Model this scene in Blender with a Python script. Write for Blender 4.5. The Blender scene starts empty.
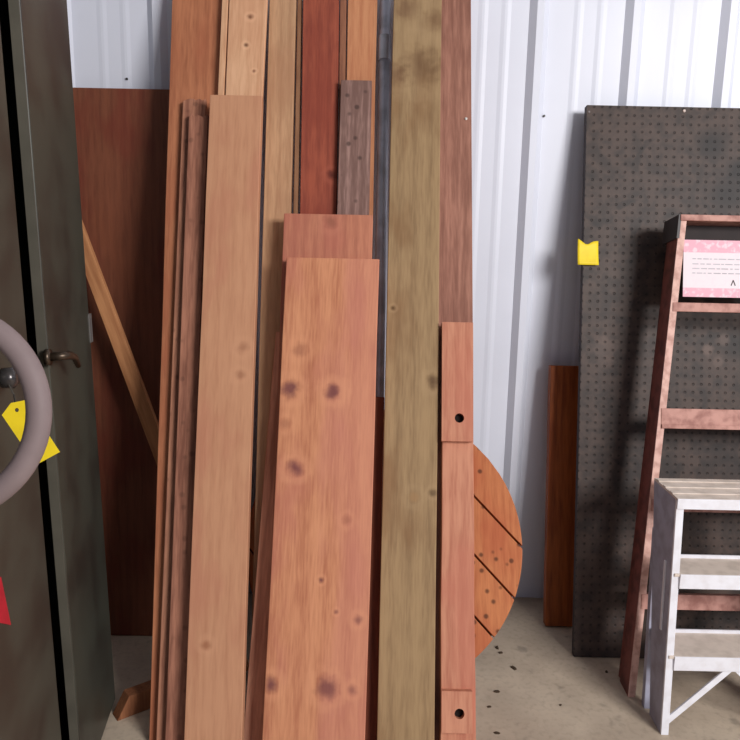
import bpy, bmesh, math, random
from mathutils import Vector, Matrix
random.seed(7)
SC = bpy.context.scene
COL = SC.collection

# ------------------------------------------------------------ camera
F = 740.0
TH = math.radians(10.8); RO = math.radians(1.18)
DW, HC = 2.5, 1.31                      # distance to the wall, lens height
CAM = Vector((0, -DW, HC))
fwd = Vector((0, math.cos(TH), -math.sin(TH)))
R0 = Vector((1, 0, 0)); U0 = Vector((0, math.sin(TH), math.cos(TH)))
RT = R0*math.cos(RO) + U0*math.sin(RO)
UP = -R0*math.sin(RO) + U0*math.cos(RO)
cd = bpy.data.cameras.new('camera'); cam = bpy.data.objects.new('camera', cd); COL.objects.link(cam)
cd.sensor_width = 36; cd.sensor_fit = 'HORIZONTAL'; cd.lens = 36.0*F/740.0
m = Matrix((RT, UP, -fwd)).transposed().to_4x4(); m.translation = CAM
cam.matrix_world = m
SC.camera = cam

def ray(px, py):
    return fwd*F + RT*(px-370) + UP*(370-py)
def hit(px, py, p0, nrm):
    r = ray(px, py); return CAM + r*((p0-CAM).dot(nrm)/r.dot(nrm))
def at_z(px, py, z=0.0): return hit(px, py, Vector((0, 0, z)), Vector((0, 0, 1)))
def at_y(px, py, y=0.0): return hit(px, py, Vector((0, y, 0)), Vector((0, 1, 0)))

class Lean:
    """a plane leaning on the wall: s runs up the slope, n sticks out towards the room"""
    def __init__(self, y0, tan):
        self.y0 = y0; self.t = tan; self.a = math.atan(tan)
        self.d = Vector((0, math.sin(self.a), math.cos(self.a)))
        self.n = Vector((0, -math.cos(self.a), math.sin(self.a)))
        self.o = Vector((0, y0, 0))
    def at(self, px, py, n=0.0):
        p = hit(px, py, self.o + self.n*n, self.n) - self.o
        return p.x, p.dot(self.d)
    def w(self, x, s, n=0.0): return self.o + Vector((x, 0, 0)) + self.d*s + self.n*n
def lean_px(foot, top, ytop):
    yf = at_z(*foot).y; p = at_y(top[0], top[1], ytop)
    return Lean(yf, (ytop-yf)/p.z)

# ------------------------------------------------------------ materials
def new_mat(name):
    m = bpy.data.materials.new(name); m.use_nodes = True
    nt = m.node_tree; b = nt.nodes['Principled BSDF']; return m, nt, b
def srgb(c):
    return tuple((v/255/12.92 if v/255 <= .04045 else ((v/255+.055)/1.055)**2.4) for v in c) + (1,)
def N(nt, t, **kw):
    n = nt.nodes.new(t)
    for k, v in kw.items():
        if k.startswith('i_'): n.inputs[k[2:].replace('_', ' ')].default_value = v
        else: setattr(n, k, v)
    return n
def math_n(nt, op, a, b=None, c=None):
    n = nt.nodes.new('ShaderNodeMath'); n.operation = op
    for i, v in enumerate((a, b, c)):
        if v is None: continue
        if isinstance(v, (int, float)): n.inputs[i].default_value = v
        else: nt.links.new(v, n.inputs[i])
    return n.outputs[0]
def mix_c(nt, fac, a, b, mode='MIX'):
    n = nt.nodes.new('ShaderNodeMix'); n.data_type = 'RGBA'; n.blend_type = mode
    for i, v in ((0, fac), (6, a), (7, b)):
        if isinstance(v, (int, float)): n.inputs[i].default_value = v
        elif isinstance(v, tuple): n.inputs[i].default_value = v
        else: nt.links.new(v, n.inputs[i])
    return n.outputs[2]
def ramp(nt, fac, lo, hi):
    n = nt.nodes.new('ShaderNodeMapRange'); n.interpolation_type = 'SMOOTHSTEP'
    nt.links.new(fac, n.inputs[0]); n.inputs[1].default_value = lo; n.inputs[2].default_value = hi
    return n.outputs[0]

def wood(name, light, dark, knots=(), rough=.7, grain=1.0, patch=None, patch_amt=.5, spots=0.0, ringscale=22, split=None, spec=.25):
    m, nt, b = new_mat(name); L = nt.links
    tc = N(nt, 'ShaderNodeTexCoord')
    sep = N(nt, 'ShaderNodeSeparateXYZ'); L.new(tc.outputs['Object'], sep.inputs[0])
    off = random.uniform(-20, 20)
    mp = N(nt, 'ShaderNodeMapping'); mp.inputs['Location'].default_value = (off, off*.7, off*1.3)
    mp.inputs['Scale'].default_value = (1, 1, .09)
    L.new(tc.outputs['Object'], mp.inputs[0])
    fine = N(nt, 'ShaderNodeTexNoise'); fine.inputs['Scale'].default_value = 160; fine.inputs['Detail'].default_value = 4
    L.new(mp.outputs[0], fine.inputs[0])
    mp2 = N(nt, 'ShaderNodeMapping'); mp2.inputs['Location'].default_value = (off*.3, off, off*.6)
    mp2.inputs['Scale'].default_value = (1, 1, .12)
    L.new(tc.outputs['Object'], mp2.inputs[0])
    wv = N(nt, 'ShaderNodeTexWave'); wv.inputs['Scale'].default_value = ringscale*.5; wv.inputs['Distortion'].default_value = 7
    wv.inputs['Detail'].default_value = 2; wv.inputs['Detail Scale'].default_value = .9
    L.new(mp2.outputs[0], wv.inputs[0])
    mp3 = N(nt, 'ShaderNodeMapping'); mp3.inputs['Location'].default_value = (off, off*2, off*.2)
    mp3.inputs['Scale'].default_value = (1, 1, .45)
    L.new(tc.outputs['Object'], mp3.inputs[0])
    big = N(nt, 'ShaderNodeTexNoise'); big.inputs['Scale'].default_value = 9; big.inputs['Detail'].default_value = 3
    L.new(mp3.outputs[0], big.inputs[0])
    g = math_n(nt, 'MULTIPLY_ADD', fine.outputs[0], .9*grain, math_n(nt, 'MULTIPLY', wv.outputs[0], .20*grain))
    g = math_n(nt, 'MULTIPLY_ADD', big.outputs[0], .9, g)
    fac = ramp(nt, g, .62, 1.45)
    c = mix_c(nt, fac, srgb(light), srgb(dark))
    if patch:
        pm = ramp(nt, big.outputs[0], .48, .68)
        c = mix_c(nt, math_n(nt, 'MULTIPLY', pm, patch_amt), c, srgb(patch))
    if split:      # heartwood on one side of the plank, sapwood on the other
        mp4 = N(nt, 'ShaderNodeMapping'); mp4.inputs['Scale'].default_value = (1, 1, .25); mp4.inputs['Location'].default_value = (3.1, 0, 1.7)
        L.new(tc.outputs['Object'], mp4.inputs[0])
        nz = N(nt, 'ShaderNodeTexNoise'); nz.inputs['Scale'].default_value = 14; L.new(mp4.outputs[0], nz.inputs[0])
        xx_ = math_n(nt, 'MULTIPLY_ADD', math_n(nt, 'SUBTRACT', nz.outputs[0], .5), .30, sep.outputs[0])
        sm = ramp(nt, xx_, split[0]-.045, split[0]+.045)
        c = mix_c(nt, math_n(nt, 'MULTIPLY', sm, split[2]), c, srgb(split[1]))
    if spots:
        vo = N(nt, 'ShaderNodeTexVoronoi'); vo.inputs['Scale'].default_value = 26; L.new(tc.outputs['Object'], vo.inputs[0])
        sp = math_n(nt, 'SUBTRACT', 1.0, ramp(nt, vo.outputs['Distance'], .10, .26))
        c = mix_c(nt, math_n(nt, 'MULTIPLY', sp, spots), c, srgb(tuple(v*.38 for v in dark)))
    # knots: discs in board coordinates, edges broken up by noise
    wob = N(nt, 'ShaderNodeTexNoise'); wob.inputs['Scale'].default_value = 45; L.new(tc.outputs['Object'], wob.inputs[0])
    for (kx, kz, kr, kc, ks) in knots:
        dx = math_n(nt, 'SUBTRACT', sep.outputs[0], kx); dz = math_n(nt, 'SUBTRACT', sep.outputs[2], kz)
        d = math_n(nt, 'SQRT', math_n(nt, 'ADD', math_n(nt, 'MULTIPLY', dx, dx), math_n(nt, 'MULTIPLY', dz, dz)))
        d = math_n(nt, 'MULTIPLY_ADD', math_n(nt, 'SUBTRACT', wob.outputs[0], .5), kr*1.2, d)
        halo = math_n(nt, 'SUBTRACT', ramp(nt, d, kr*1.0, kr*1.5), ramp(nt, d, kr*1.6, kr*2.6))
        c = mix_c(nt, math_n(nt, 'MULTIPLY', halo, .35*ks), c, srgb(tuple(min(255, v+12) for v in light)))
        k = math_n(nt, 'SUBTRACT', 1.0, ramp(nt, d, kr*.15, kr*1.3))
        c = mix_c(nt, math_n(nt, 'MULTIPLY', k, ks), c, srgb(kc))
    L.new(c, b.inputs['Base Color'])
    b.inputs['Roughness'].default_value = rough; b.inputs['Specular IOR Level'].default_value = spec
    bp = N(nt, 'ShaderNodeBump'); bp.inputs['Strength'].default_value = .25; bp.inputs['Distance'].default_value = .002
    L.new(g, bp.inputs['Height']); L.new(bp.outputs[0], b.inputs['Normal'])
    return m

def plain(name, c, rough=.5, metal=0.0, var=.12, scale=14, spec=.4, bump=0.0, dark=None):
    m, nt, b = new_mat(name); L = nt.links
    tc = N(nt, 'ShaderNodeTexCoord')
    no = N(nt, 'ShaderNodeTexNoise'); no.inputs['Scale'].default_value = scale; no.inputs['Detail'].default_value = 5
    L.new(tc.outputs['Object'], no.inputs[0])
    dk = srgb(dark) if dark else tuple(v*(1-var*2) for v in srgb(c)[:3])+(1,)
    cc = mix_c(nt, ramp(nt, no.outputs[0], .38, .68), srgb(c), dk)
    L.new(cc, b.inputs['Base Color']); b.inputs['Roughness'].default_value = rough; b.inputs['Metallic'].default_value = metal
    b.inputs['Specular IOR Level'].default_value = spec
    if bump:
        bp = N(nt, 'ShaderNodeBump'); bp.inputs['Strength'].default_value = bump; bp.inputs['Distance'].default_value = .003
        L.new(no.outputs[0], bp.inputs['Height']); L.new(bp.outputs[0], b.inputs['Normal'])
    return m

# ------------------------------------------------------------ mesh helpers
def link(name, bm, mat, parent=None, matrix=None, bevel=0.0, smooth=False):
    bmesh.ops.recalc_face_normals(bm, faces=bm.faces)
    me = bpy.data.meshes.new(name); bm.to_mesh(me); bm.free()
    o = bpy.data.objects.new(name, me); COL.objects.link(o)
    if mat: me.materials.append(mat)
    if smooth:
        for p in me.polygons: p.use_smooth = True
    if matrix is not None: o.matrix_world = matrix
    if parent is not None: o.parent = parent
    if bevel:
        md = o.modifiers.new('bevel', 'BEVEL'); md.width = bevel; md.segments = 2; md.limit_method = 'ANGLE'
    return o
def tag(o, label=None, cat=None, group=None, kind=None):
    if label: o['label'] = label
    if cat: o['category'] = cat
    if group: o['group'] = group
    if kind: o['kind'] = kind
    return o
def empty(name, mat4, label, cat, group=None):
    o = bpy.data.objects.new(name, None); COL.objects.link(o); o.matrix_world = mat4; o.empty_display_size = .1
    return tag(o, label, cat, group)
def box(bm, x0, x1, y0, y1, z0, z1):
    vs = [bm.verts.new((x, y, z)) for x in (x0, x1) for y in (y0, y1) for z in (z0, z1)]
    for f in ((0,1,3,2),(4,6,7,5),(0,4,5,1),(2,3,7,6),(0,2,6,4),(1,5,7,3)): bm.faces.new([vs[i] for i in f])
    return vs
def hexa(bm, bot, top):
    """bot, top: 4 points each in loop order"""
    a = [bm.verts.new(p) for p in bot]; b = [bm.verts.new(p) for p in top]
    bm.faces.new(a[::-1]); bm.faces.new(b)
    for i in range(4): bm.faces.new((a[i], a[(i+1) % 4], b[(i+1) % 4], b[i]))
def bar(bm, p, q, w, t, up=Vector((0, 1, 0))):
    p = Vector(p); q = Vector(q); d = (q-p).normalized(); s = d.cross(up).normalized()*w/2; u = s.cross(d).normalized()*t/2
    hexa(bm, [p-s-u, p+s-u, p+s+u, p-s+u], [q-s-u, q+s-u, q+s+u, q-s+u])
def tube(bm, pts, r, seg=14, closed=False):
    pts = [Vector(p) for p in pts]; n = len(pts); rings = []
    prev = None
    for i, p in enumerate(pts):
        a = pts[(i-1) % n] if (closed or i > 0) else p; c = pts[(i+1) % n] if (closed or i < n-1) else p
        d = (c-a).normalized()
        ref = prev if prev is not None else (Vector((0, 0, 1)) if abs(d.z) < .9 else Vector((1, 0, 0)))
        u = (ref - d*ref.dot(d)).normalized(); prev = u; v = d.cross(u)
        rr = r[i] if isinstance(r, (list, tuple)) else r
        rings.append([bm.verts.new(p+(u*math.cos(2*math.pi*k/seg)+v*math.sin(2*math.pi*k/seg))*rr) for k in range(seg)])
    for i in range(n if closed else n-1):
        A = rings[i]; B = rings[(i+1) % n]
        for k in range(seg): bm.faces.new((A[k], A[(k+1) % seg], B[(k+1) % seg], B[k]))
    if not closed:
        bm.faces.new(rings[0][::-1]); bm.faces.new(rings[-1])

# ------------------------------------------------------------ the setting
# ribbed steel wall: profile swept up
RIBP = at_y(626, 0, 0).x - at_y(530, 0, 0).x
RIB0 = at_y(530, 0, 0).x
RH = .021
xs = []
x = RIB0 - RIBP*9
for i in range(20):
    b = x + i*RIBP
    xs += [(b, 0), (b+.021, RH), (b+.043, RH), (b+.062, 0)]
    for f in (.40, .70):
        c = b + .06 + (RIBP-.06)*f
        xs += [(c-.016, 0), (c-.004, .0016), (c+.004, .0016), (c+.016, 0)]
bm = bmesh.new(); H = 3.7
lo = [bm.verts.new((a, -d, 0)) for a, d in xs]; hi = [bm.verts.new((a, -d, H)) for a, d in xs]
for i in range(len(xs)-1): bm.faces.new((lo[i], lo[i+1], hi[i+1], hi[i]))
bl = [bm.verts.new((a, .05, 0)) for a in (xs[0][0], xs[-1][0])]; bh = [bm.verts.new((a, .05, H)) for a in (xs[0][0], xs[-1][0])]
bm.faces.new((bl[0], bl[1], bh[1], bh[0]))
wall_m = plain('white_painted_steel', (226, 229, 242), rough=.42, var=.02, scale=3, spec=.4)
wall = tag(link('wall_back', bm, wall_m), kind='structure')
scr_m = plain('grey_screw', (90, 88, 88), rough=.5, metal=.6)
for (px, py) in ((544, 116), (633, 82), (127, 79)):
    p = at_y(px, py, -.002)
    bm = bmesh.new(); tube(bm, [(0, .004, 0), (0, -.003, 0), (0, -.006, 0)], [.004, .004, .003], 8)
    link('screw', bm, scr_m, wall, Matrix.Translation(p))

# floor
m, nt, b = new_mat('concrete'); L = nt.links
tc = N(nt, 'ShaderNodeTexCoord')
n1 = N(nt, 'ShaderNodeTexNoise'); n1.inputs['Scale'].default_value = 3.2; n1.inputs['Detail'].default_value = 8; L.new(tc.outputs['Object'], n1.inputs[0])
n2 = N(nt, 'ShaderNodeTexNoise'); n2.inputs['Scale'].default_value = 60; n2.inputs['Detail'].default_value = 6; L.new(tc.outputs['Object'], n2.inputs[0])
n3 = N(nt, 'ShaderNodeTexNoise'); n3.inputs['Scale'].default_value = 11; n3.inputs['Detail'].default_value = 3; L.new(tc.outputs['Object'], n3.inputs[0])
c = mix_c(nt, ramp(nt, n1.outputs[0], .35, .65), srgb((206, 189, 168)), srgb((182, 165, 146)))
c = mix_c(nt, math_n(nt, 'MULTIPLY', ramp(nt, n2.outputs[0], .45, .75), .35), c, srgb((148, 132, 116)))
c = mix_c(nt, math_n(nt, 'MULTIPLY', ramp(nt, n3.outputs[0], .62, .74), .5), c, srgb((105, 96, 88)))
L.new(c, b.inputs['Base Color']); b.inputs['Roughness'].default_value = .75
bp = N(nt, 'ShaderNodeBump'); bp.inputs['Strength'].default_value = .3; bp.inputs['Distance'].default_value = .003
L.new(n2.outputs[0], bp.inputs['Height']); L.new(bp.outputs[0], b.inputs['Normal'])
bm = bmesh.new(); box(bm, -1.9, 4.2, -6, .05, -.1, 0)
tag(link('floor', bm, m), kind='structure')
bm = bmesh.new(); box(bm, -1.95, -1.9, -6, .05, 0, H)
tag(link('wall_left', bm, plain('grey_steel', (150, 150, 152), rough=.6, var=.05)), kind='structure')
bm = bmesh.new(); box(bm, -1.95, 4.2, -6, .05, H, H+.05)
tag(link('ceiling', bm, plain('ceiling_liner', (165, 165, 165), rough=.8, var=.05)), kind='structure')

# ------------------------------------------------------------ leaning boards
PL = Lean(-.785, .362)
def board(name, label, mat_args, pts, n, t, cat='board', group=None, pl=PL, ztop=None, knots=(), bevel=.002, extra=None, zbot=0.0, rag=0.0, frame_out=None):
    """pts = (xl, xr, py) near the top, (xl, xr, py) near the bottom, measured on the board's front face"""
    (a, b_, pa), (c, d, pc) = pts
    A = pl.at(a, pa, n); B = pl.at(b_, pa, n); C = pl.at(c, pc, n); D = pl.at(d, pc, n)
    st = (A[1]+B[1])/2; sc_ = (C[1]+D[1])/2
    def xl(s): return C[0]+(A[0]-C[0])*(s-sc_)/(st-sc_)
    def xr(s): return D[0]+(B[0]-D[0])*(s-sc_)/(st-sc_)
    sb = (zbot - (n-t)*math.sin(pl.a))/math.cos(pl.a)
    s1 = st if ztop is None else (ztop - n*math.sin(pl.a))/math.cos(pl.a)
    O = pl.w((xl(sb)+xr(sb))/2, sb, n-t/2)
    T = pl.w((xl(s1)+xr(s1))/2, s1, n-t/2)
    zc = (T-O).normalized(); yc = -pl.n; xc = yc.cross(zc).normalized()
    M = Matrix((xc, yc, zc)).transposed().to_4x4(); M.translation = O
    Mi = M.inverted()
    bm = bmesh.new()
    ss = [sb, s1] if not rag else None
    def P(x, s, nn): return Mi @ pl.w(x, s, nn)
    if not rag:
        nseg = 6
        rows = []
        for i in range(nseg+1):
            s = sb+(s1-sb)*i/nseg
            j = 0 if i in (0, nseg) else random.uniform(-.0012, .0012)
            rows.append([bm.verts.new(P(xl(s)+j, s, n)), bm.verts.new(P(xr(s)+j, s, n)), bm.verts.new(P(xr(s)+j, s, n-t)), bm.verts.new(P(xl(s)+j, s, n-t))])
    else:
        rows = []
        k = 7; rows = None
        front = []; back = []
        ring = [(xl(sb), sb), (xr(sb), sb), (xr(s1-.015), s1-.015)]
        for i in range(k+1):
            f = 1-i/k; ring.append((xl(s1)+(xr(s1)-xl(s1))*f, s1 - random.uniform(0, rag)))
        fv = [bm.verts.new(P(x, s, n)) for x, s in ring]; bv = [bm.verts.new(P(x, s, n-t)) for x, s in ring]
        bm.faces.new(fv); bm.faces.new(bv[::-1])
        for i in range(len(ring)):
            j = (i+1) % len(ring); bm.faces.new((fv[i], bv[i], bv[j], fv[j]))
    if rows:
        bm.faces.new(rows[0][::-1]); bm.faces.new(rows[-1])
        for i in range(len(rows)-1):
            for k in range(4):
                k2 = (k+1) % 4; bm.faces.new((rows[i][k], rows[i][k2], rows[i+1][k2], rows[i+1][k]))
    kl = []
    for kn in knots:
        kx, ky, kr = kn[:3]; kc = kn[3] if len(kn) > 3 else (105, 62, 62); ks = kn[4] if len(kn) > 4 else .85
        x, s = pl.at(kx, ky, n); p = P(x, s, n); e = P(pl.at(kx+kr, ky, n)[0], s, n)
        kl.append((p.x, p.z, abs(e.x-p.x), kc, ks))
    mat = wood(name+'_wood', knots=kl, **mat_args)
    o = link(name, bm, mat, None, M, bevel=bevel)
    tag(o, label, cat, group)
    if extra: extra(o, P)
    return o

ZT = 2.06
TOPS = (None,)
board('redwood_board', 'tall salmon-brown board at far left of the leaning stack, beside the dark plywood',
      dict(light=(196, 128, 92), dark=(158, 96, 68), patch=(182, 108, 78)),
      ((172, 221, 0), (149, 205, 740)), .034, .03, ztop=ZT)
board('weathered_board', 'rough weathered board between the far left board and its slightly shorter dark twin',
      dict(light=(196, 138, 110), dark=(142, 92, 74), grain=1.1, spots=.3),
      ((183, 206, 98), (156, 181, 740)), .055, .018, rag=.012)
board('weathered_board', 'rough dark brown board touching the left edge of the salmon-tan plank',
      dict(light=(186, 128, 104), dark=(128, 82, 66), grain=1.1, spots=.3),
      ((189, 208, 113), (165, 185, 740)), .077, .018, rag=.012)
board('salmon_plank', 'smooth light salmon-tan plank with a square top, left of the two wide planks',
      dict(light=(206, 152, 118), dark=(180, 124, 94), patch=(198, 134, 108), patch_amt=.5, grain=.8),
      ((210, 262, 95), (184, 242, 740)), .115, .034, cat='plank',
      knots=((243, 348, 6, (150, 96, 72), .5), (206, 645, 5, (150, 90, 62), .6), (240, 375, 5, (150, 96, 72), .5)))
board('pine_strip', 'very narrow pale pine strip along the left edge of the pale knotty board',
      dict(light=(228, 180, 142), dark=(198, 144, 108)),
      ((222, 228.3, 0), (191, 197, 740)), .060, .022, cat='strip', ztop=2.04)
board('pine_board', 'pale knotty pine board rising behind the top of the salmon plank',
      dict(light=(232, 184, 146), dark=(204, 150, 114), patch=(220, 164, 128)),
      ((229.3, 267, 0), (199, 231, 740)), .060, .022, ztop=2.05,
      knots=((250, 17, 3, (110, 70, 50)), (246, 45, 2.5, (110, 70, 50)), (254, 71, 2, (130, 80, 60))))
board('tan_board', 'long tan greenish-brown two-by-four between the pale pine board and the red board',
      dict(light=(202, 160, 124), dark=(170, 128, 96), patch=(184, 136, 104)),
      ((269.5, 296, 0), (248, 277, 740)), .032, .032, ztop=2.04)
board('brown_strip', 'narrow brown strip between the long tan two-by-four and the deep red board',
      dict(light=(158, 116, 86), dark=(128, 88, 64)),
      ((297.5, 302, 0), (284, 289, 740)), .020, .018, cat='strip', ztop=2.04)
board('red_board', 'deep red redwood board rising behind the two wide planks',
      dict(light=(168, 88, 66), dark=(128, 62, 50), patch=(148, 70, 54)),
      ((303, 339, 0), (292, 330, 740)), .030, .028, ztop=2.05, knots=((332, 175, 5, (80, 34, 28)),))
board('brown_strip', 'narrow brown strip between the deep red board and the orange-tan board',
      dict(light=(160, 108, 82), dark=(124, 80, 62)),
      ((340, 346.5, 0), (331.5, 337, 740)), .024, .022, cat='strip', ztop=2.04)
board('orange_board', 'light orange-tan board rising behind the short grey weathered board',
      dict(light=(208, 146, 106), dark=(184, 118, 84)),
      ((348, 377.5, 0), (338, 362, 740)), .030, .028, ztop=2.05)
board('grey_board', 'greyish weathered board with dark cracks, top just below that of the orange-tan board behind it',
      dict(light=(178, 142, 132), dark=(122, 92, 84), grain=1.3, spots=.6),
      ((341, 372, 80), (322, 359, 740)), .055, .02)
board('edge_board', 'reddish-brown board whose left edge peeks out beside the front wide knotty plank',
      dict(light=(220, 158, 130), dark=(170, 112, 90)),
      ((276, 320, 332), (243, 291, 740)), .064, .028)
board('wide_plank', 'wide reddish plank directly behind the front knotty plank, its top a little higher',
      dict(light=(200, 132, 104), dark=(166, 102, 82), patch=(188, 112, 94)),
      ((284, 373, 214), (265, 363, 740)), .098, .03, cat='plank',
      knots=((330, 222, 7, (130, 80, 64), .5),))
kc = (112, 62, 66)
board('wide_plank', 'widest salmon plank in front of the stack, with several dark purple knots',
      dict(light=(216, 150, 112), dark=(176, 108, 80), patch=(202, 128, 110), patch_amt=.4, grain=1.0, ringscale=9, split=(.015, (204, 134, 116), .42)),
      ((286.5, 379.5, 258), (262, 365, 740)), .136, .034, cat='plank',
      knots=((290, 389, 9, kc), (333, 392, 8, kc), (295, 468, 8, kc), (271, 684, 8, kc), (327, 688, 11, kc, .75), (300, 350, 7, (150, 92, 72), .5),
             (321, 580, 3, kc), (358, 620, 5, kc, .6), (347, 520, 5, (160, 96, 76), .5), (285, 424, 6, (160, 100, 76), .5), (352, 690, 5, kc, .5), (336, 612, 2.5, kc, .6)))
board('dark_board', 'narrow dark reddish board in the gap between the widest plank and the olive plank',
      dict(light=(130, 70, 50), dark=(90, 46, 36)),
      ((372.5, 384.5, 397), (365, 377, 740)), .052, .010)
board('treated_plank', 'olive-brown thick plank running out of the top, just left of the bolted redwood post',
      dict(light=(166, 137, 101), dark=(126, 99, 71), patch=(138, 104, 72), patch_amt=.7, ringscale=14, grain=.9),
      ((394, 442, 0), (377, 434.5, 740)), .092, .038, cat='plank', ztop=2.06,
      knots=((393, 308, 2.5, (92, 66, 42)), (433, 382, 7, (88, 62, 42), .8), (414, 497, 6, (160, 124, 86), .6), (433, 493, 4, (92, 70, 48), .7), (422, 66, 20, (96, 64, 42), .6), (405, 8, 14, (104, 70, 52), .5), (436, 20, 12, (104, 70, 48), .5), (395, 74, 12, (104, 70, 52), .5)))
def nail(o, P):
    x, s = PL.at(466, 119, .034); p = P(x, s, .034)
    bm = bmesh.new(); tube(bm, [p+Vector((0, .004, 0)), p+Vector((0, -.003, 0)), p+Vector((0, -.004, 0))], [.004, .004, .002], 10)
    k = link('nail', bm, plain('bright_nail', (235, 230, 225), rough=.3, metal=.3)); k.parent = o; k['label'] = 'bright nail head'
board('brown_board', 'tall reddish-brown board at the right end of the stack, behind the post with bolted blocks',
      dict(light=(176, 126, 108), dark=(134, 90, 76), grain=1.1),
      ((432, 471, 0), (432, 474.5, 740)), .034, .03, ztop=2.05, extra=nail)

# short redwood post with spacer blocks and round holes for bolts
post_args = dict(light=(206, 144, 116), dark=(174, 108, 86), patch=(198, 124, 102))
def blocks(o, P):
    bmat = wood('block_wood', **post_args)
    hole = plain('bolt_hole_dark', (22, 12, 10), rough=.9, var=.02)
    for (y0, y1, hy) in ((322, 441, 418), (691, 733, 714)):
        n0, n1 = .0845, .108
        bm = bmesh.new()
        xa, s1 = PL.at(442.5, y0, n1); xb, _ = PL.at(473 if y0 < 500 else 472.5, y0, n1)
        xc, s0 = PL.at(441.5 if y0 < 500 else 440.5, y1, n1); xd, _ = PL.at(473.5 if y0 < 500 else 472.5, y1, n1)
        hx, hs = PL.at(459.5, hy, n1); r = .0125; K = 16
        # front face with a real round hole
        q = [(xc, s0), (xd, s0), (xb, s1), (xa, s1)]
        def onrect(a):
            dx, dz = math.cos(a), math.sin(a)
            # march to the border of the rectangle
            best = 1e9
            for lim, comp, d0, p0 in (((xc+xa)/2, 0, dx, hx), ((xd+xb)/2, 0, dx, hx), (s0, 1, dz, hs), (s1, 1, dz, hs)):
                if abs(d0) > 1e-6:
                    tt = (lim-p0)/d0
                    if tt > 0: best = min(best, tt)
            return hx+dx*best, hs+dz*best
        angs = sorted([2*math.pi*i/K for i in range(K)] + [math.atan2(sz-hs, sx-hx) % (2*math.pi) for sx in ((xc+xa)/2, (xd+xb)/2) for sz in (s0, s1)])
        out_f = []; out_b = []; in_f = []; in_b = []
        for a in angs:
            ox, os_ = onrect(a); ix, is_ = hx+r*math.cos(a), hs+r*math.sin(a)
            out_f.append(bm.verts.new(P(ox, os_, n1))); out_b.append(bm.verts.new(P(ox, os_, n0)))
            in_f.append(bm.verts.new(P(ix, is_, n1))); in_b.append(bm.verts.new(P(ix, is_, n0)))
        for i in range(len(angs)):
            j = (i+1) % len(angs)
            bm.faces.new((out_f[i], out_f[j], in_f[j], in_f[i])); bm.faces.new((out_b[i], in_b[i], in_b[j], out_b[j]))
            bm.faces.new((out_f[i], out_b[i], out_b[j], out_f[j])); bm.faces.new((in_f[i], in_f[j], in_b[j], in_b[i]))
        k = link('spacer_block', bm, bmat); k.parent = o
        bm = bmesh.new(); c0 = P(hx, hs, n0-.0005); c1 = P(hx, hs, n0+.006)
        tube(bm, [c0, c1], .0118, 14)  # dark plug: the shade inside the hole is put into its colour
        g = link('hole_shade', bm, hole); g.parent = k; g['label'] = 'dark plug standing for the shade inside the hole'
board('redwood_post', 'short salmon redwood post with two bolted blocks, right of the olive plank', post_args,
      ((442.5, 472, 322), (440.5, 476, 740)), .084, .036, cat='post', extra=blocks)

# metal pipe
x0, s0 = PL.at(385.5, 0, .0215); x1, s1 = PL.at(372, 740, .0215)
def px_at(s): return x1+(x0-x1)*(s-s1)/(s0-s1)
A = PL.w(px_at(.01), .01, .0215); s_top = 2.04/math.cos(PL.a); B = PL.w(px_at(s_top), s_top, .0215)
bm = bmesh.new(); tube(bm, [(0, 0, 0), B-A], .0165, 20)
pipe = link('metal_pipe', bm, plain('galvanised_steel', (186, 188, 200), rough=.35, metal=.25, var=.15, scale=20), None, Matrix.Translation(A), smooth=False)
for p in pipe.data.polygons: p.use_smooth = len(p.vertices) == 4
tag(pipe, 'blue-grey metal pipe standing in the gap left of the olive plank', 'pipe')
bm = bmesh.new(); q = (B-A)
xx, sj = PL.at(384, 50, .02); f = sj/s_top
tube(bm, [q*(f-.018), q*(f+.018)], .0195, 20)
cp = link('coupling', bm, plain('coupling_steel', (180, 182, 194), rough=.35, metal=.25)); cp.parent = pipe

# plywood sheet behind, leaning on the wall
PP = lean_px((120, 634), (120, 88), -.045)
board('plywood_sheet', 'dark red-brown plywood sheet leaning on the wall between cabinet and lumber stack',
      dict(light=(130, 76, 54), dark=(92, 50, 36), patch=(122, 56, 42), patch_amt=.6, grain=.8, rough=.5, spec=.35),
      ((30, 235, 88.5), (62, 240, 634)), .012, .012, cat='plywood', pl=PP)
# slanting lath in front of the plywood
p1 = at_y(76, 226, -.20); p2 = at_y(157, 442, -.36)
d = (p2-p1); foot = p1 + d*((p1.z-.02)/(-d.z)) if d.z else p2
top = p1 - d*.12
lm = (top-foot); zc = lm.normalized(); xc = Vector((0, 1, 0)).cross(zc).normalized(); yc = zc.cross(xc)
M = Matrix((xc, yc, zc)).transposed().to_4x4(); M.translation = foot
bm = bmesh.new(); box(bm, -.022, .022, -.010, .010, 0, lm.length)
tag(link('wood_lath', bm, wood('lath_wood', (206, 146, 100), (172, 112, 74)), None, M, bevel=.0015),
    'slender light tan lath slanting across the dark plywood beside the cabinet', 'lath')

# offcut on the floor
p = at_z(140, 708, 0)
M = Matrix.Translation(p+Vector((0, .0, 0))) @ Matrix.Rotation(math.radians(38), 4, 'Z')
bm = bmesh.new(); hexa(bm, [(-.07, -.02, 0), (.08, -.02, 0), (.08, .02, 0), (-.07, .02, 0)], [(-.035, -.02, .06), (.08, -.02, .06), (.08, .02, .06), (-.035, .02, .06)])
tag(link('wood_offcut', bm, wood('offcut_wood', (170, 112, 76), (120, 74, 50)), None, M, bevel=.002),
    'small brown block of wood with a slanted end on the floor by the cabinet', 'wood offcut')

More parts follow.
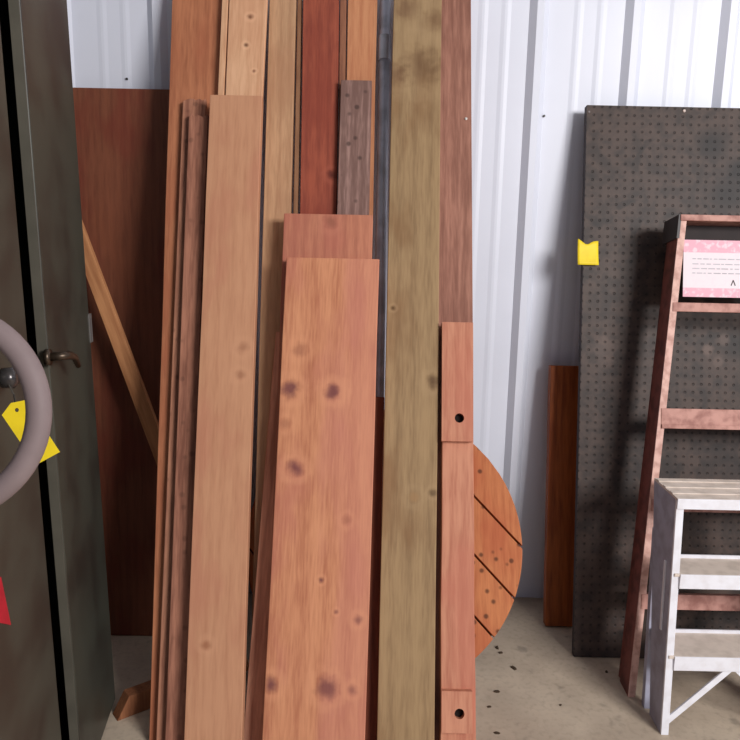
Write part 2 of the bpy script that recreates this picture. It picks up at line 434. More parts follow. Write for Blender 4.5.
# ------------------------------------------------------------ round slatted disc
RD = .42; tilt = math.radians(30)
fy = at_z(380, 692, 0).y
DX = at_y(384, 546, -.38).x
dm = Matrix.Translation(Vector((DX, fy, 0))) @ Matrix.Rotation(-tilt, 4, 'X')
disc = empty('round_tabletop', dm, 'round wooden disc of diagonal slats half hidden behind the right end of the stack', 'round wooden disc')
dmat = wood('disc_wood', (206, 130, 84), (160, 84, 52), patch=(190, 100, 66), spots=.75, grain=.8)
ang = math.radians(-47)         # the slats run down to the right
ca, sa = math.cos(ang), math.sin(ang)
sw = .124; gap = .006
def circ_strip(v0, v1, k=14):
    pts = []
    def hx(v): return math.sqrt(max(RD*RD-v*v, 1e-6))
    for i in range(k+1):
        v = v0+(v1-v0)*i/k; pts.append((hx(v), v))
    for i in range(k+1):
        v = v1+(v0-v1)*i/k; pts.append((-hx(v), v))
    return pts
v = -RD+.002+.0
edges = []
start = -3.5*sw - .004
for i in range(8):
    v0 = max(start+i*sw - .0, -RD+.001); v1 = min(start+(i+1)*sw-gap, RD-.001)
    if v1-v0 < .01: continue
    bm = bmesh.new()
    pts = circ_strip(v0, v1)
    # rotate slats into place; lies in local xz, centre at height RD, thickness in y
    def W(u, vv, y): return (u*ca - vv*sa, y, RD + u*sa + vv*ca)
    fv = [bm.verts.new(W(u, vv, -.022)) for u, vv in pts]; bv = [bm.verts.new(W(u, vv, 0)) for u, vv in pts]
    bm.faces.new(fv); bm.faces.new(bv[::-1])
    for a in range(len(pts)):
        b2 = (a+1) % len(pts); bm.faces.new((fv[a], fv[b2], bv[b2], bv[a]))
    o = link('slat', bm, dmat, None, None, bevel=.0015); o.parent = disc
bm = bmesh.new(); K = 56
f1 = [bm.verts.new(((RD-.006)*math.cos(2*math.pi*i/K), .0006, RD+(RD-.006)*math.sin(2*math.pi*i/K))) for i in range(K)]
f2 = [bm.verts.new((v_.co.x, .005, v_.co.z)) for v_ in f1]
bm.faces.new(f1); bm.faces.new(f2[::-1])
for i in range(K): bm.faces.new((f1[i], f2[i], f2[(i+1) % K], f1[(i+1) % K]))
o = link('gap_blocker', bm, plain('gap_blocker_dark', (96, 54, 34), rough=.8)); o.parent = disc  # dark disc added to keep the bright wall from showing through the gaps
bm = bmesh.new()
for vv in (-.17, .17):
    c0 = Vector((vv*ca - (-.33)*sa, 0.0155, RD + vv*sa + (-.33)*ca)); c1 = Vector((vv*ca - .33*sa, 0.0155, RD + vv*sa + .33*ca))
    bar(bm, c0, c1, .06, .020)
o = link('batten', bm, dmat); o.parent = disc

# ------------------------------------------------------------ orange plank behind the pegboard
QP = lean_px((543, 622), (549, 366), -.045)
board('orange_plank', 'short dark orange wood plank leaning on the wall, partly behind the black pegboard',
      dict(light=(172, 92, 44), dark=(120, 58, 26), patch=(150, 72, 34), rough=.5),
      ((551, 592, 366), (545.5, 588, 621)), .036, .034, cat='plank', pl=QP)

# ------------------------------------------------------------ pegboard
GP = lean_px((573, 655), (588, 105), -.05)
xL0, s0 = GP.at(574, 652, .014); xL1, s1 = GP.at(587, 105, .014)
m, nt, b = new_mat('brown_hardboard'); L = nt.links
tc = N(nt, 'ShaderNodeTexCoord'); sep = N(nt, 'ShaderNodeSeparateXYZ'); L.new(tc.outputs['Object'], sep.inputs[0])
def cell(o):
    f = math_n(nt, 'FRACT', math_n(nt, 'ADD', math_n(nt, 'DIVIDE', o, .0254), 100.5))
    f = math_n(nt, 'SUBTRACT', f, .5); return math_n(nt, 'MULTIPLY', f, f)
dist = math_n(nt, 'SQRT', math_n(nt, 'ADD', cell(sep.outputs[0]), cell(sep.outputs[2])))
holes = math_n(nt, 'SUBTRACT', 1.0, ramp(nt, dist, .09, .2))
n1 = N(nt, 'ShaderNodeTexNoise'); n1.inputs['Scale'].default_value = 4.5; n1.inputs['Detail'].default_value = 4; L.new(tc.outputs['Object'], n1.inputs[0])
n2 = N(nt, 'ShaderNodeTexNoise'); n2.inputs['Scale'].default_value = 30; n2.inputs['Detail'].default_value = 4; L.new(tc.outputs['Object'], n2.inputs[0])
c = mix_c(nt, ramp(nt, n2.outputs[0], .35, .7), srgb((76, 61, 55)), srgb((54, 44, 41)))
c = mix_c(nt, math_n(nt, 'MULTIPLY', ramp(nt, n1.outputs[0], .55, .72), .75), c, srgb((40, 35, 35)))
n4 = N(nt, 'ShaderNodeTexNoise'); n4.inputs['Scale'].default_value = 9; n4.inputs['Detail'].default_value = 2; n4.inputs['Distortion'].default_value = 1.2; L.new(tc.outputs['Object'], n4.inputs[0])
c = mix_c(nt, math_n(nt, 'MULTIPLY', ramp(nt, n4.outputs[0], .56, .68), .6), c, srgb((34, 29, 29)))
def blot(px, py, r, colr, k):
    global c
    x, s = GP.at(px, py, .014)
    dx = math_n(nt, 'SUBTRACT', sep.outputs[0], x-xL0); dz = math_n(nt, 'SUBTRACT', sep.outputs[2], s)
    d = math_n(nt, 'SQRT', math_n(nt, 'ADD', math_n(nt, 'MULTIPLY', dx, dx), math_n(nt, 'MULTIPLY', dz, dz)))
    d = math_n(nt, 'MULTIPLY_ADD', math_n(nt, 'SUBTRACT', n2.outputs[0], .5), r*1.4, d)
    f = math_n(nt, 'MULTIPLY', math_n(nt, 'SUBTRACT', 1.0, ramp(nt, d, r*.3, r*1.2)), k)
    c = mix_c(nt, f, c, srgb(colr))
for (px, py, rp, k) in ((712, 145, .055, .8), (725, 195, .06, .7), (738, 172, .05, .7), (735, 345, .05, .7), (640, 430, .05, .5), (598, 352, .03, .4)):
    blot(px, py, rp, (30, 27, 28), k)
for (px, py, rp, k) in ((708, 350, .02, .5), (720, 362, .02, .4), (725, 340, .02, .4), (607, 350, .05, .35)):
    blot(px, py, rp, (120, 100, 92), k)
c = mix_c(nt, math_n(nt, 'MULTIPLY', holes, .6), c, srgb((14, 12, 12)))
L.new(c, b.inputs['Base Color']); b.inputs['Roughness'].default_value = .55; b.inputs['Specular IOR Level'].default_value = .35
bp = N(nt, 'ShaderNodeBump'); bp.invert = True; bp.inputs['Strength'].default_value = .6; bp.inputs['Distance'].default_value = .002
L.new(holes, bp.inputs['Height']); L.new(bp.outputs[0], b.inputs['Normal'])
PW = 1.22
org = GP.w(xL0, 0, 0)
zc = (GP.w(xL1, s1, 0)-GP.w(xL0, s0, 0)).normalized(); zc = GP.d; yc = -GP.n; xc = Vector((1, 0, 0))
M = Matrix((xc, yc, zc)).transposed().to_4x4(); M.translation = org
peg = empty('pegboard', M, 'large dark brown pegboard leaning on the wall behind the ladder and step stool', 'pegboard')
bm = bmesh.new()
skew = xL1-xL0
hexa(bm, [(0, -.014, 0), (PW, -.014, 0), (PW, -.008, 0), (0, -.008, 0)], [(skew, -.014, s1), (PW+skew, -.014, s1), (PW+skew, -.008, s1), (skew, -.008, s1)])
o = link('perforated_panel', bm, m); o.parent = peg
bm = bmesh.new()
for (x0, x1, z0, z1, sk0, sk1) in ((0, .035, 0, s1, 0, skew), (PW-.035, PW, 0, s1, 0, skew), (.035, PW-.035, 0, .04, 0, 0), (.035, PW-.035, s1-.035, s1, skew, skew)):
    hexa(bm, [(x0+sk0, -.008, z0), (x1+sk0, -.008, z0), (x1+sk0, .012, z0), (x0+sk0, .012, z0)],
         [(x0+sk1, -.008, z1), (x1+sk1, -.008, z1), (x1+sk1, .012, z1), (x0+sk1, .012, z1)])
o = link('backing_frame', bm, plain('dark_frame', (62, 52, 54), rough=.7)); o.parent = peg
x, s = GP.at(684, 111, .014)
bm = bmesh.new(); q = Vector((x-xL0, -.014, s)); tube(bm, [q, q+Vector((0, -.004, 0))], [.0055, .004], 10)
o = link('screw', bm, plain('pale_screw', (220, 200, 190), rough=.4)); o.parent = peg; o['label'] = 'pale screw head'
x, s = GP.at(589, 112, .014)
bm = bmesh.new(); q = Vector((x-xL0, -.014, s)); tube(bm, [q, q+Vector((0, -.003, 0))], [.004, .003], 10)
o = link('screw', bm, plain('grey_screw_small', (140, 130, 130), rough=.4)); o.parent = peg

# yellow paper tag stuck on the pegboard's edge
ym = plain('yellow_paper', (252, 222, 40), rough=.55, var=.05, scale=30)
ym.use_backface_culling = False
def sheet(P, nx=8, nz=8, t=.0006):
    bm = bmesh.new(); g = [[bm.verts.new(P(i/nx, j/nz)) for i in range(nx+1)] for j in range(nz+1)]
    for j in range(nz):
        for i in range(nx): bm.faces.new((g[j][i], g[j][i+1], g[j+1][i+1], g[j+1][i]))
    bmesh.ops.recalc_face_normals(bm, faces=bm.faces)
    bmesh.ops.solidify(bm, geom=list(bm.faces), thickness=t)
    return bm
xa, sa_ = GP.at(577, 265, .018); xb, sb_ = GP.at(598.5, 241, .018)
w, h = xb-xa, sb_-sa_
def P(u, v):
    dip = .012*math.exp(-((u-.45)/.22)**2)*max(0, v-.6)/.4
    up = .006*max(0, 1-u*5)*max(0, v-.7)/.3
    return Vector((w*u, -(.002 + .010*(1-v)**2 + .006*(1-u)*v), h*v - dip + up))
mm = M.copy(); mm.translation = GP.w(xa, sa_, .0145)
tag(link('paper_tag', sheet(P), ym, None, mm, smooth=True), 'small yellow paper tag stuck to the left edge of the pegboard', 'tag')

# ------------------------------------------------------------ brown stepladder
LP = Lean(at_z(632, 697).y, .20)
rail_m = plain('brown_ladder_rail', (132, 74, 66), rough=.55, var=.2, scale=26, dark=(96, 52, 46))
edge_m = plain('worn_rail_edge', (222, 180, 168), rough=.6, var=.15, scale=40, dark=(188, 142, 130))
step_m = plain('worn_step', (194, 144, 132), rough=.6, var=.2, scale=30, dark=(152, 102, 92))
cap_m = plain('ladder_cap', (66, 60, 62), rough=.5)
xt, st = LP.at(680, 216, 0); xb, sb = LP.at(628, 694, 0)
WT = .36
lo_ = LP.w(xb, 0, 0)
M = Matrix((Vector((1, 0, 0)), -LP.n, LP.d)).transposed().to_4x4(); M.translation = LP.w(xb, 0, 0)
lad = empty('stepladder', M, 'folded brown stepladder with pink and white label leaning on the pegboard', 'ladder')
off = xt-xb                                # inward flare of the left rail
WB = WT + 2*off
RW, RDp = .020, .074
RDB = 0.0
for side in (0, 1):
    bm = bmesh.new()
    def RX(s, w_):                          # x of the rail's outer edge plus w_ inwards
        f = s/st
        return (off*f + w_) if side == 0 else (WB - off*f - w_)
    # channel: web outside, two flanges
    for (w0, w1, d0, d1) in ((0, .005, .002, RDp), (.005, RW, RDp-.005, RDp)):
        hexa(bm, [(RX(0, w0), d0, 0), (RX(0, w1), d0, 0), (RX(0, w1), d1, 0), (RX(0, w0), d1, 0)],
             [(RX(st, w0), d0, st), (RX(st, w1), d0, st), (RX(st, w1), d1, st), (RX(st, w0), d1, st)])
    o = link('rail', bm, rail_m); o.parent = lad
    bm = bmesh.new()
    hexa(bm, [(RX(0, 0), -.002, 0), (RX(0, RW), -.002, 0), (RX(0, RW), .003, 0), (RX(0, 0), .003, 0)],
         [(RX(st, 0), -.002, st), (RX(st, RW), -.002, st), (RX(st, RW), .003, st), (RX(st, 0), .003, st)])
    f = link('flange', bm, edge_m); f.parent = o; f['label'] = 'pale worn front flange'
    # rear leg folded behind the rail
    bm = bmesh.new()
    hexa(bm, [(RX(0.02, .004), RDp+.004, .02), (RX(.02, .026), RDp+.004, .02), (RX(.02, .026), RDp+.026, .02), (RX(.02, .004), RDp+.026, .02)],
         [(RX(st, .004), RDp+.004, st-.05), (RX(st, .026), RDp+.004, st-.05), (RX(st, .026), RDp+.026, st-.05), (RX(st, .004), RDp+.026, st-.05)])
    o = link('rear_leg', bm, rail_m); o.parent = lad
    bm = bmesh.new()
    hexa(bm, [(RX(st-.065, -.004), -.003, st-.065), (RX(st-.065, .004), -.003, st-.065), (RX(st-.065, .004), RDp+.03, st-.065), (RX(st-.065, -.004), RDp+.03, st-.065)],
         [(RX(st, -.004), -.003, st+.004), (RX(st, .004), -.003, st+.004), (RX(st, .004), RDp+.03, st+.004), (RX(st, -.004), RDp+.03, st+.004)])
    o = link('hinge_bracket', bm, cap_m); o.parent = lad
def span(s, inset=.005): return off*s/st+inset, WB-off*s/st-inset
a, b_ = span(st, .0)
bm = bmesh.new(); box(bm, a, b_, -.006, RDp+.03, st-.014, st+.004)
o = link('top_step', bm, step_m, bevel=.002); o.parent = lad
a, b_ = span(st, .005)
bm = bmesh.new(); box(bm, a, b_, RDp-.012, RDp-.008, st-.085, st-.014)  # dark sheet added for the shade in the opening under the top step
o = link('opening_shade', bm, plain('opening_shade_dark', (44, 32, 32), rough=.7)); o.parent = lad
a, b_ = span(st-.1, .006)
def srow(py): return LP.at(700, py, 0)[1]
for py0, py1, dp in ((300, 312, .065), (396, 429, .07), (497, 512, .07), (592, 610, .07)):
    s_hi, s_lo = srow(py0), srow(py1)
    if py0 == 396: s_hi = srow(409)
    else: s_hi = srow(py0+3)
    a, b_ = span(s_hi)
    bm = bmesh.new()
    # level tread (tilted against the slope) with a turned-down front lip
    rise = dp*math.sin(LP.a)
    hexa(bm, [(a, -.004, s_lo), (b_, -.004, s_lo), (b_, .004, s_lo), (a, .004, s_lo)], [(a, -.004, s_hi), (b_, -.004, s_hi), (b_, .004, s_hi), (a, .004, s_hi)])
    hexa(bm, [(a, .004, s_hi-.008), (b_, .004, s_hi-.008), (b_, dp-.004, s_hi-.008-rise), (a, dp-.004, s_hi-.008-rise)],
         [(a, .004, s_hi), (b_, .004, s_hi), (b_, dp-.004, s_hi-rise), (a, dp-.004, s_hi-rise)])
    o = link('step', bm, step_m, bevel=.001); o.parent = lad
    if py0 == 396:
        bm = bmesh.new()
        box(bm, a+.001, b_-.001, -.007, -.004, s_lo, s_lo+.012)
        q = link('tread_lip', bm, step_m, bevel=.001); q.parent = o
# label plate
m, nt, b = new_mat('safety_label'); L = nt.links
tc = N(nt, 'ShaderNodeTexCoord'); sep = N(nt, 'ShaderNodeSeparateXYZ'); L.new(tc.outputs['Object'], sep.inputs[0])
sl0, sl1 = srow(297), srow(240)
vz = math_n(nt, 'DIVIDE', math_n(nt, 'SUBTRACT', sep.outputs[2], sl0), sl1-sl0)
band = math_n(nt, 'ADD', math_n(nt, 'GREATER_THAN', vz, .78), math_n(nt, 'LESS_THAN', vz, .16))
n1 = N(nt, 'ShaderNodeTexNoise'); n1.inputs['Scale'].default_value = 60; n1.inputs['Detail'].default_value = 4; L.new(tc.outputs['Object'], n1.inputs[0])
c = mix_c(nt, band, srgb((222, 210, 216)), srgb((222, 158, 176)))
c = mix_c(nt, math_n(nt, 'MULTIPLY', ramp(nt, n1.outputs[0], .48, .66), .75), c, srgb((226, 206, 214)))
L.new(c, b.inputs['Base Color']); b.inputs['Roughness'].default_value = .5
a, b_ = span(sl1, .024)
bm = bmesh.new(); box(bm, a-.006, b_+.006, -.001, .002, sl0, sl1)
lb = link('label_plate', bm, m); lb.parent = lad; lb['label'] = 'white worn safety label with pink bands'
# illegible rows of print: short grey dashes
bm = bmesh.new(); rr = random.Random(3)
for row in (.66, .57, .49, .41):
    x = a+.02
    z = sl0+(sl1-sl0)*row
    while x < b_-.02:
        ln = rr.uniform(.006, .022); box(bm, x, min(x+ln, b_-.02), -.0014, -.001, z, z+.0028); x += ln+rr.uniform(.003, .006)
q = link('print', bm, plain('grey_ink', (186, 180, 188), rough=.6)); q.parent = lb; q['label'] = 'faded grey lines of print'
bm = bmesh.new(); xx, sz = LP.at(733, 283, 0); xx -= xb
bar(bm, (xx-.006, -.0012, sz-.008), (xx, -.0012, sz+.008), .003, .0004); bar(bm, (xx, -.0012, sz+.008), (xx+.006, -.0012, sz-.008), .003, .0004)
q = link('triangle_mark', bm, plain('dark_ink', (70, 60, 66), rough=.6)); q.parent = lb; q['label'] = 'small dark triangular mark'

# ------------------------------------------------------------ white step stool
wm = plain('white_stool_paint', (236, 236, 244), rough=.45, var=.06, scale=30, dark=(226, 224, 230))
sm_ = plain('stool_side_shade', (166, 166, 184), rough=.45, var=.1, scale=20, dark=(146, 143, 158))  # the white stool's shaded side, its shade put into the colour
tm = plain('stool_tread', (222, 208, 196), rough=.6, var=.12, scale=25, dark=(204, 190, 178))
f0 = at_z(661, 735, 0); f3 = at_z(677, 498, .645)
b3 = at_z(660, 478, .645)
print('stool', f0, f3, b3, 'mid', at_z(672, 575, .45), at_z(668, 657, .21))
fl = (f0.x-f3.x)                         # flare
SW = .365
SY0, SY1 = f0.y, f3.y
st_o = empty('step_stool', Matrix.Translation(Vector((f0.x, f0.y, 0))), 'white three-tread step stool standing in front of the brown ladder', 'step stool')
ZT3 = .645
def fx(z): return -fl*z/ZT3              # left outer edge
def fyz(z): return (SY1-SY0)*z/ZT3       # front edge
LW = .020
back_t = b3.y - f0.y; back_b = back_t - .13
for side in (0, 1):
    def X(z, w_): return fx(z)+w_ if side == 0 else (SW-2*0 - fx(z) - w_)
    bm = bmesh.new()
    z1 = ZT3-.005
    hexa(bm, [(X(0, 0), 0, 0), (X(0, LW), 0, 0), (X(0, LW), .008, 0), (X(0, 0), .008, 0)],
         [(X(z1, 0), fyz(z1), z1), (X(z1, LW), fyz(z1), z1), (X(z1, LW), fyz(z1)+.008, z1), (X(z1, 0), fyz(z1)+.008, z1)])
    o = link('front_leg', bm, wm, bevel=.001); o.parent = st_o
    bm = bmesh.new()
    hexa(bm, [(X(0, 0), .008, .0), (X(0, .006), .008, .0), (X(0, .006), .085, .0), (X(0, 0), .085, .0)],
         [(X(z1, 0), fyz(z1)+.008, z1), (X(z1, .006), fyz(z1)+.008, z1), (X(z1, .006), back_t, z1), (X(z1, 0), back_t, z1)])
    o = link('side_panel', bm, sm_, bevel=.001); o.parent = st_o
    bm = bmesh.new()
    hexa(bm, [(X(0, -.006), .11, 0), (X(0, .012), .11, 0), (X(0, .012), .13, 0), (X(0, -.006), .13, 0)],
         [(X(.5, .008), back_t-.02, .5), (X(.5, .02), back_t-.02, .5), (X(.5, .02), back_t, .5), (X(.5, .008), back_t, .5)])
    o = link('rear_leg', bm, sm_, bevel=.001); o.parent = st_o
    # highlight on the rear frame's edge, built as a white strip
    bm = bmesh.new()
    s_ = -1 if side == 0 else 1
    za, zb = .27, .46
    def YY(z): return fyz(z)+.038
    hexa(bm, [(X(za, -.004), YY(za), za), (X(za, 0), YY(za), za), (X(za, 0), YY(za)+.008, za), (X(za, -.004), YY(za)+.008, za)],
         [(X(zb, -.004), YY(zb), zb), (X(zb, 0), YY(zb), zb), (X(zb, 0), YY(zb)+.008, zb), (X(zb, -.004), YY(zb)+.008, zb)])
    q = link('edge_highlight', bm, wm); q.parent = st_o
    # brace to the middle of the lowest tread
    bm = bmesh.new()
    cx = SW/2 - .01 if side == 0 else SW/2+.01
    bar(bm, (X(.035, .012), fyz(.035)+.004, .035), (cx, fyz(.185)+.006, .184), .017, .006)
    q = link('brace', bm, wm, bevel=.001); q.parent = st_o
for z, dep, apr in ((.645, None, .028), (.445, .10, .040), (.222, .12, .040)):
    y0 = fyz(z) - .004; y1 = (back_t if dep is None else fyz(z)+dep)
    a = fx(z)+ (0 if dep is None else .006); b_ = SW-fx(z) - (0 if dep is None else .006)
    bm = bmesh.new(); box(bm, a, b_, y0, y1, z-.008, z)
    nr = 3 if dep is None else 0
    for k in range(nr):                  # ridges along the top
        yy = y0+(y1-y0)*(k+.7)/(nr+.4); box(bm, a, b_, yy, yy+.018, z, z+.003)
    o = link('tread', bm, tm, bevel=.001); o.parent = st_o
    bm = bmesh.new(); box(bm, a+(.0 if dep is None else LW-.006), b_-(.0 if dep is None else LW-.006), y0-.003, y0+.004, z-apr, z-.0005)
    q = link('front_rail', bm, wm, bevel=.001); q.parent = o
    if dep:
        bm = bmesh.new(); box(bm, a, b_, y1-.006, y1, z-.014, z+.009)
        q = link('rear_rail', bm, wm, bevel=.001); q.parent = o

# ------------------------------------------------------------ dark metal cabinet on the left
cab_m = plain('dark_green_metal', (66, 68, 60), rough=.38, var=.12, scale=5, dark=(48, 45, 40), spec=.45)
cab_e = plain('cabinet_edge', (92, 88, 78), rough=.5, var=.1, scale=8)
ins_m = plain('cabinet_recess', (14, 14, 14), rough=.9, var=.02)
hand_m = plain('dark_bronze', (92, 78, 66), rough=.35, metal=.7, var=.2)
cc = at_z(116, 702, 0)
ca_ = math.radians(7.3)
# local x runs from the far corner towards the camera along the front, local y points into the room
xv = Vector((math.sin(ca_), -math.cos(ca_), 0)); yv = Vector((math.cos(ca_), math.sin(ca_), 0))
M = Matrix((xv, yv, Vector((0, 0, 1)))).transposed().to_4x4(); M.translation = cc
M = M.copy()
M = Matrix.Translation(cc) @ Matrix.Rotation(math.radians(-1.05), 4, 'Y') @ Matrix.Translation(-cc) @ M
yv = (M.to_3x3() @ Vector((0, 1, 0))).normalized()
cab = empty('metal_cabinet', M, 'tall dark green-grey metal cabinet with two doors at the left edge', 'cabinet')
CW = .92; CH = 1.98; DT = .022
g0, g1 = .35, .47
bm = bmesh.new()
yb = -DT-.004
# body as an open-fronted case behind the doors (the case front sits behind the door gap)
box(bm, .0, CW, -.50, -.47, .0, CH); box(bm, .0, .02, -.47, yb, .0, CH); box(bm, CW-.02, CW, -.47, yb, .0, CH)
box(bm, .02, CW-.02, -.47, yb, .0, .06); box(bm, .02, CW-.02, -.47, yb, CH-.03, CH)
o = link('body', bm, cab_m); o.parent = cab
for k, (x0, x1) in enumerate(((.002, g0), (g1, CW-.002))):
    bm = bmesh.new(); box(bm, x0, x1, -DT, 0, .012, CH-.01)
    dr = link('door', bm, cab_m, bevel=.003); dr.parent = cab
    bm = bmesh.new()
    if k == 0: box(bm, g0, g0+.003, -DT+.001, -.002, .012, CH-.01)
    else: box(bm, g1-.003, g1, -DT+.001, -.002, .012, CH-.01)
    q = link('edge_strip', bm, cab_e); q.parent = dr; q['label'] = 'lighter grey-green door edge'
    if k == 0:
        # lever handle
        lp = M.inverted() @ hit(56, 357, cc+yv*.02, yv)
        print('lever', lp)
        bm = bmesh.new()
        tube(bm, [(lp.x, 0, lp.z), (lp.x, .010, lp.z)], .017, 16)
        tube(bm, [(lp.x, .008, lp.z), (lp.x, .034, lp.z+.002), (lp.x-.02, .040, lp.z), (lp.x-.055, .042, lp.z-.010), (lp.x-.085, .040, lp.z-.034)], [.009, .009, .009, .007, .006], 12)
        q = link('lever_handle', bm, hand_m, smooth=True); q.parent = dr
    else:
        hp = M.inverted() @ hit(5, 378, cc+yv*.02, yv)
        print('knob', hp)
        bm = bmesh.new()
        tube(bm, [(hp.x, 0, hp.z), (hp.x, .014, hp.z), (hp.x, .016, hp.z), (hp.x, .034, hp.z), (hp.x, .040, hp.z)], [.008, .008, .017, .018, .010], 16)
        q = link('knob', bm, plain('dark_knob', (80, 76, 76), rough=.25, metal=.6), smooth=True); q.parent = dr
        rp = [M.inverted() @ hit(a_, c_, cc+yv*.001, yv) for a_, c_ in ((-14, 575), (1, 577), (11, 625), (-4, 622))]
        bm = bmesh.new(); v1 = [bm.verts.new((p.x, .0003, p.z)) for p in rp]; v2 = [bm.verts.new((p.x, .0012, p.z)) for p in rp]
        bm.faces.new(v1); bm.faces.new(v2)
        for i in range(4): bm.faces.new((v1[i], v1[(i+1) % 4], v2[(i+1) % 4], v2[i]))
        q = link('sticker', bm, plain('red_sticker', (190, 30, 50), rough=.5)); q.parent = dr; q['label'] = 'red slanted sticker'
hz = [(M.inverted() @ hit(91, y, cc, yv)).z for y in (313, 342)]
bm = bmesh.new(); tube(bm, [(-.006, -.004, hz[1]), (-.006, -.004, hz[0])], .008, 12); box(bm, -.004, .010, -.006, .003, hz[1], hz[0])
q = link('hinge', bm, plain('grey_hinge', (120, 116, 114), rough=.4, metal=.3)); q.parent = cab; q['label'] = 'pale grey hinge'

# yellow tag hung on the near knob
kw = M @ Vector((hp.x, .036, hp.z))
t_top = kw + Vector((.012, -.01, -.004))
dep = (kw - CAM).dot(fwd)
def at_dep(px, py, d): r = ray(px, py); return CAM + r*(d/F)
dtag = dep - .09
quad = [at_dep(a_, c_, dtag) for a_, c_ in ((2, 415), (11, 403), (26, 400), (60, 452), (36, 465))]
hole_c = at_dep(17, 410, dtag)
tn = -fwd
ctr = sum(quad, Vector())/5
bm = bmesh.new()
K = 12
ring = [hole_c + (RT*math.cos(2*math.pi*i/K) + UP*math.sin(2*math.pi*i/K))*.0032 for i in range(K)]
def pos(p, k): return (p-ctr) + tn*k
# outline resampled so that each hole vertex has a border partner
poly = []
import itertools
for i in range(5):
    a_, b2 = quad[i], quad[(i+1) % 5]
    for t_ in (0, .5): poly.append(a_.lerp(b2, t_))
def angle(p): q = p-hole_c; return math.atan2(q.dot(UP), q.dot(RT))
poly.sort(key=angle); ring.sort(key=angle)
for k in (0.0, .0006):
    ov = [bm.verts.new(pos(p, k)) for p in poly]; iv = [bm.verts.new(pos(p, k)) for p in ring]
    es = [bm.edges.new((L_[i], L_[(i+1) % len(L_)])) for L_ in (ov, iv) for i in range(len(L_))]
    bmesh.ops.triangle_fill(bm, use_beauty=True, edges=es)
    if k == 0: o0, i0 = ov, iv
for A_, B_ in ((o0, ov), (i0, iv)):
    for i in range(len(A_)): bm.faces.new((A_[i], A_[(i+1) % len(A_)], B_[(i+1) % len(A_)], B_[i]))
mi_ = M.inverted(); print('tagclear', [round((mi_ @ q_).y, 3) for q_ in quad])
tg = tag(link('hang_tag', bm, ym, None, Matrix.Translation(ctr)), 'yellow hang tag tied to the cabinet knob, behind the grey wheel rim', 'tag')
bm = bmesh.new()
mid = at_dep(14, 395, dep-.01)
tube(bm, [kw-ctr, at_dep(9, 385, dep-.015)-ctr, mid-ctr, hole_c+tn*.001-ctr], .0014, 8)
q = link('string', bm, plain('dark_string', (70, 66, 60), rough=.8)); q.parent = tg

# grey steering wheel in the foreground
WD = .88
wc = at_dep(-59, 412, WD); Rr = (110-12)/F*WD; rt_ = 12.3/F*WD
Mw = Matrix((RT, UP, -fwd)).transposed().to_4x4(); Mw.translation = wc
Mw = Mw.copy()
base = Vector((wc.x-.03, wc.y+.0, 0))
sw_o = empty('steering_wheel', Matrix.Translation(Vector((wc.x, wc.y, 0))), 'mauve-grey round wheel rim in the foreground, in front of the cabinet doors', 'wheel')
gm = plain('mauve_grey_rubber', (132, 116, 116), rough=.6, var=.06, scale=20, spec=.3)
off3 = Matrix.Translation(-Vector((wc.x, wc.y, 0)))
bm = bmesh.new()
tube(bm, [off3 @ (Mw @ Vector((Rr*math.cos(2*math.pi*i/64), Rr*math.sin(2*math.pi*i/64), 0))) for i in range(64)], rt_, 16, closed=True)
q = link('rim', bm, gm, smooth=True); q.parent = sw_o
dkm = plain('black_metal', (40, 40, 42), rough=.4, metal=.5)
for a_ in (180, 72, -72):
    bm = bmesh.new(); c_, s_ = math.cos(math.radians(a_)), math.sin(math.radians(a_))
    tube(bm, [off3 @ (Mw @ Vector((.02*c_, .02*s_, -.005))), off3 @ (Mw @ Vector((Rr*c_, Rr*s_, 0)))], .006, 10)
    q = link('spoke', bm, dkm, smooth=True); q.parent = sw_o
bm = bmesh.new(); tube(bm, [off3 @ (Mw @ Vector((0, 0, -.02))), off3 @ (Mw @ Vector((0, 0, .012)))], .03, 20)
q = link('hub', bm, dkm); q.parent = sw_o
bm = bmesh.new(); h0 = off3 @ (Mw @ Vector((0, 0, -.015)))
tube(bm, [h0, h0+Vector((-.02, -.0, -.06)), Vector((-.05, -.10, h0.z-.25)), Vector((-.05, -.10, .02))], .014, 14)
q = link('column', bm, dkm, smooth=True); q.parent = sw_o
bm = bmesh.new(); tube(bm, [(-.05, -.10, 0), (-.05, -.10, .02), (-.05, -.10, .025)], [.10, .10, .08], 28)
q = link('base', bm, dkm); q.parent = sw_o

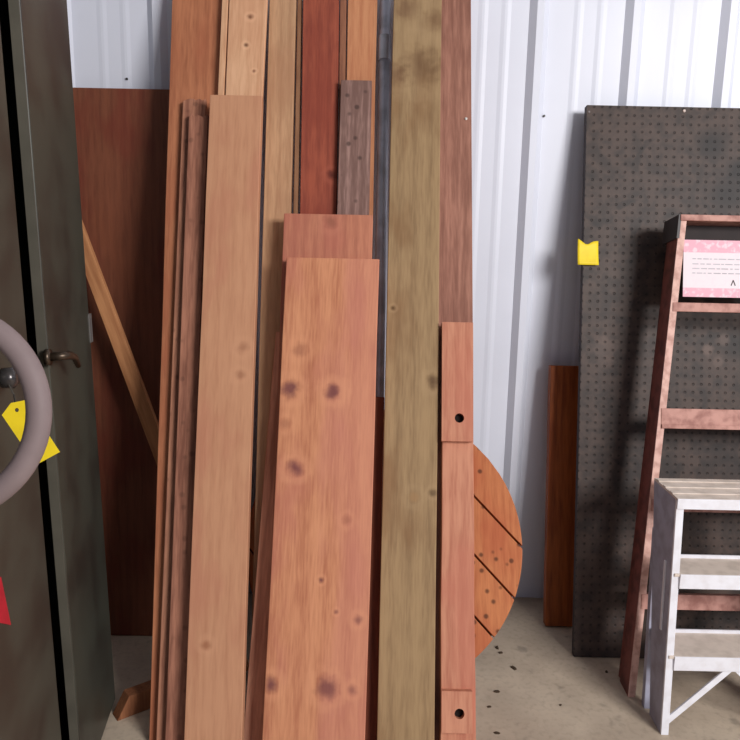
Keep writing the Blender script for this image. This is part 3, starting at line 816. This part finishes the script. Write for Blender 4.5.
# ------------------------------------------------------------ debris on the floor
dm_ = plain('dark_debris', (74, 58, 44), rough=.9)
for i, (px, py, s) in enumerate(((497, 648, 1.4), (501, 653, 1.2), (513, 668, 1.5), (497, 692, 1.1), (489, 707, .8), (497, 733, .9), (560, 705, .7), (607, 672, .8))):
    p = at_z(px, py, 0); bm = bmesh.new()
    a_ = random.uniform(0, 3.14); n_ = 6; tv = []
    for k in range(n_):
        r_ = s*.006*random.uniform(.5, 1.3); th = 2*math.pi*k/n_
        tv.append((r_*1.6*math.cos(th)*math.cos(a_)-r_*math.sin(th)*math.sin(a_), r_*1.6*math.cos(th)*math.sin(a_)+r_*math.sin(th)*math.cos(a_)))
    b0 = [bm.verts.new((x, y, 0)) for x, y in tv]; b1 = [bm.verts.new((x*.7, y*.7, .003*s)) for x, y in tv]
    bm.faces.new(b0[::-1]); bm.faces.new(b1)
    for k in range(n_): bm.faces.new((b0[k], b0[(k+1) % n_], b1[(k+1) % n_], b1[k]))
    tag(link('wood_chip', bm, dm_, None, Matrix.Translation(p)), 'small dark chip of debris scattered on the concrete floor right of the stack', 'debris', 'debris on the concrete floor')

# ------------------------------------------------------------ light: daylight from the open door behind and to the right
def area(name, loc, target, sx, sy, e, col):
    l = bpy.data.lights.new(name, 'AREA'); l.shape = 'RECTANGLE'; l.size = sx; l.size_y = sy; l.energy = e; l.color = col
    o = bpy.data.objects.new(name, l); COL.objects.link(o); o.location = loc
    o.rotation_euler = (Vector(target)-Vector(loc)).to_track_quat('-Z', 'Y').to_euler(); return o
area('doorway_daylight', (2.65, -4.0, 2.5), (.2, 0, .7), 1.5, 1.1, 184, (1.0, .975, .95))
wd = bpy.data.worlds.new('world'); SC.world = wd; wd.use_nodes = True
bg = wd.node_tree.nodes['Background']; bg.inputs[0].default_value = (.62, .74, 1.0, 1); bg.inputs[1].default_value = .31
SC.view_settings.view_transform = 'Standard'; SC.view_settings.look = 'None'
SC.view_settings.exposure = 0.0; SC.view_settings.gamma = 1.0; SC.view_settings.use_curve_mapping = False
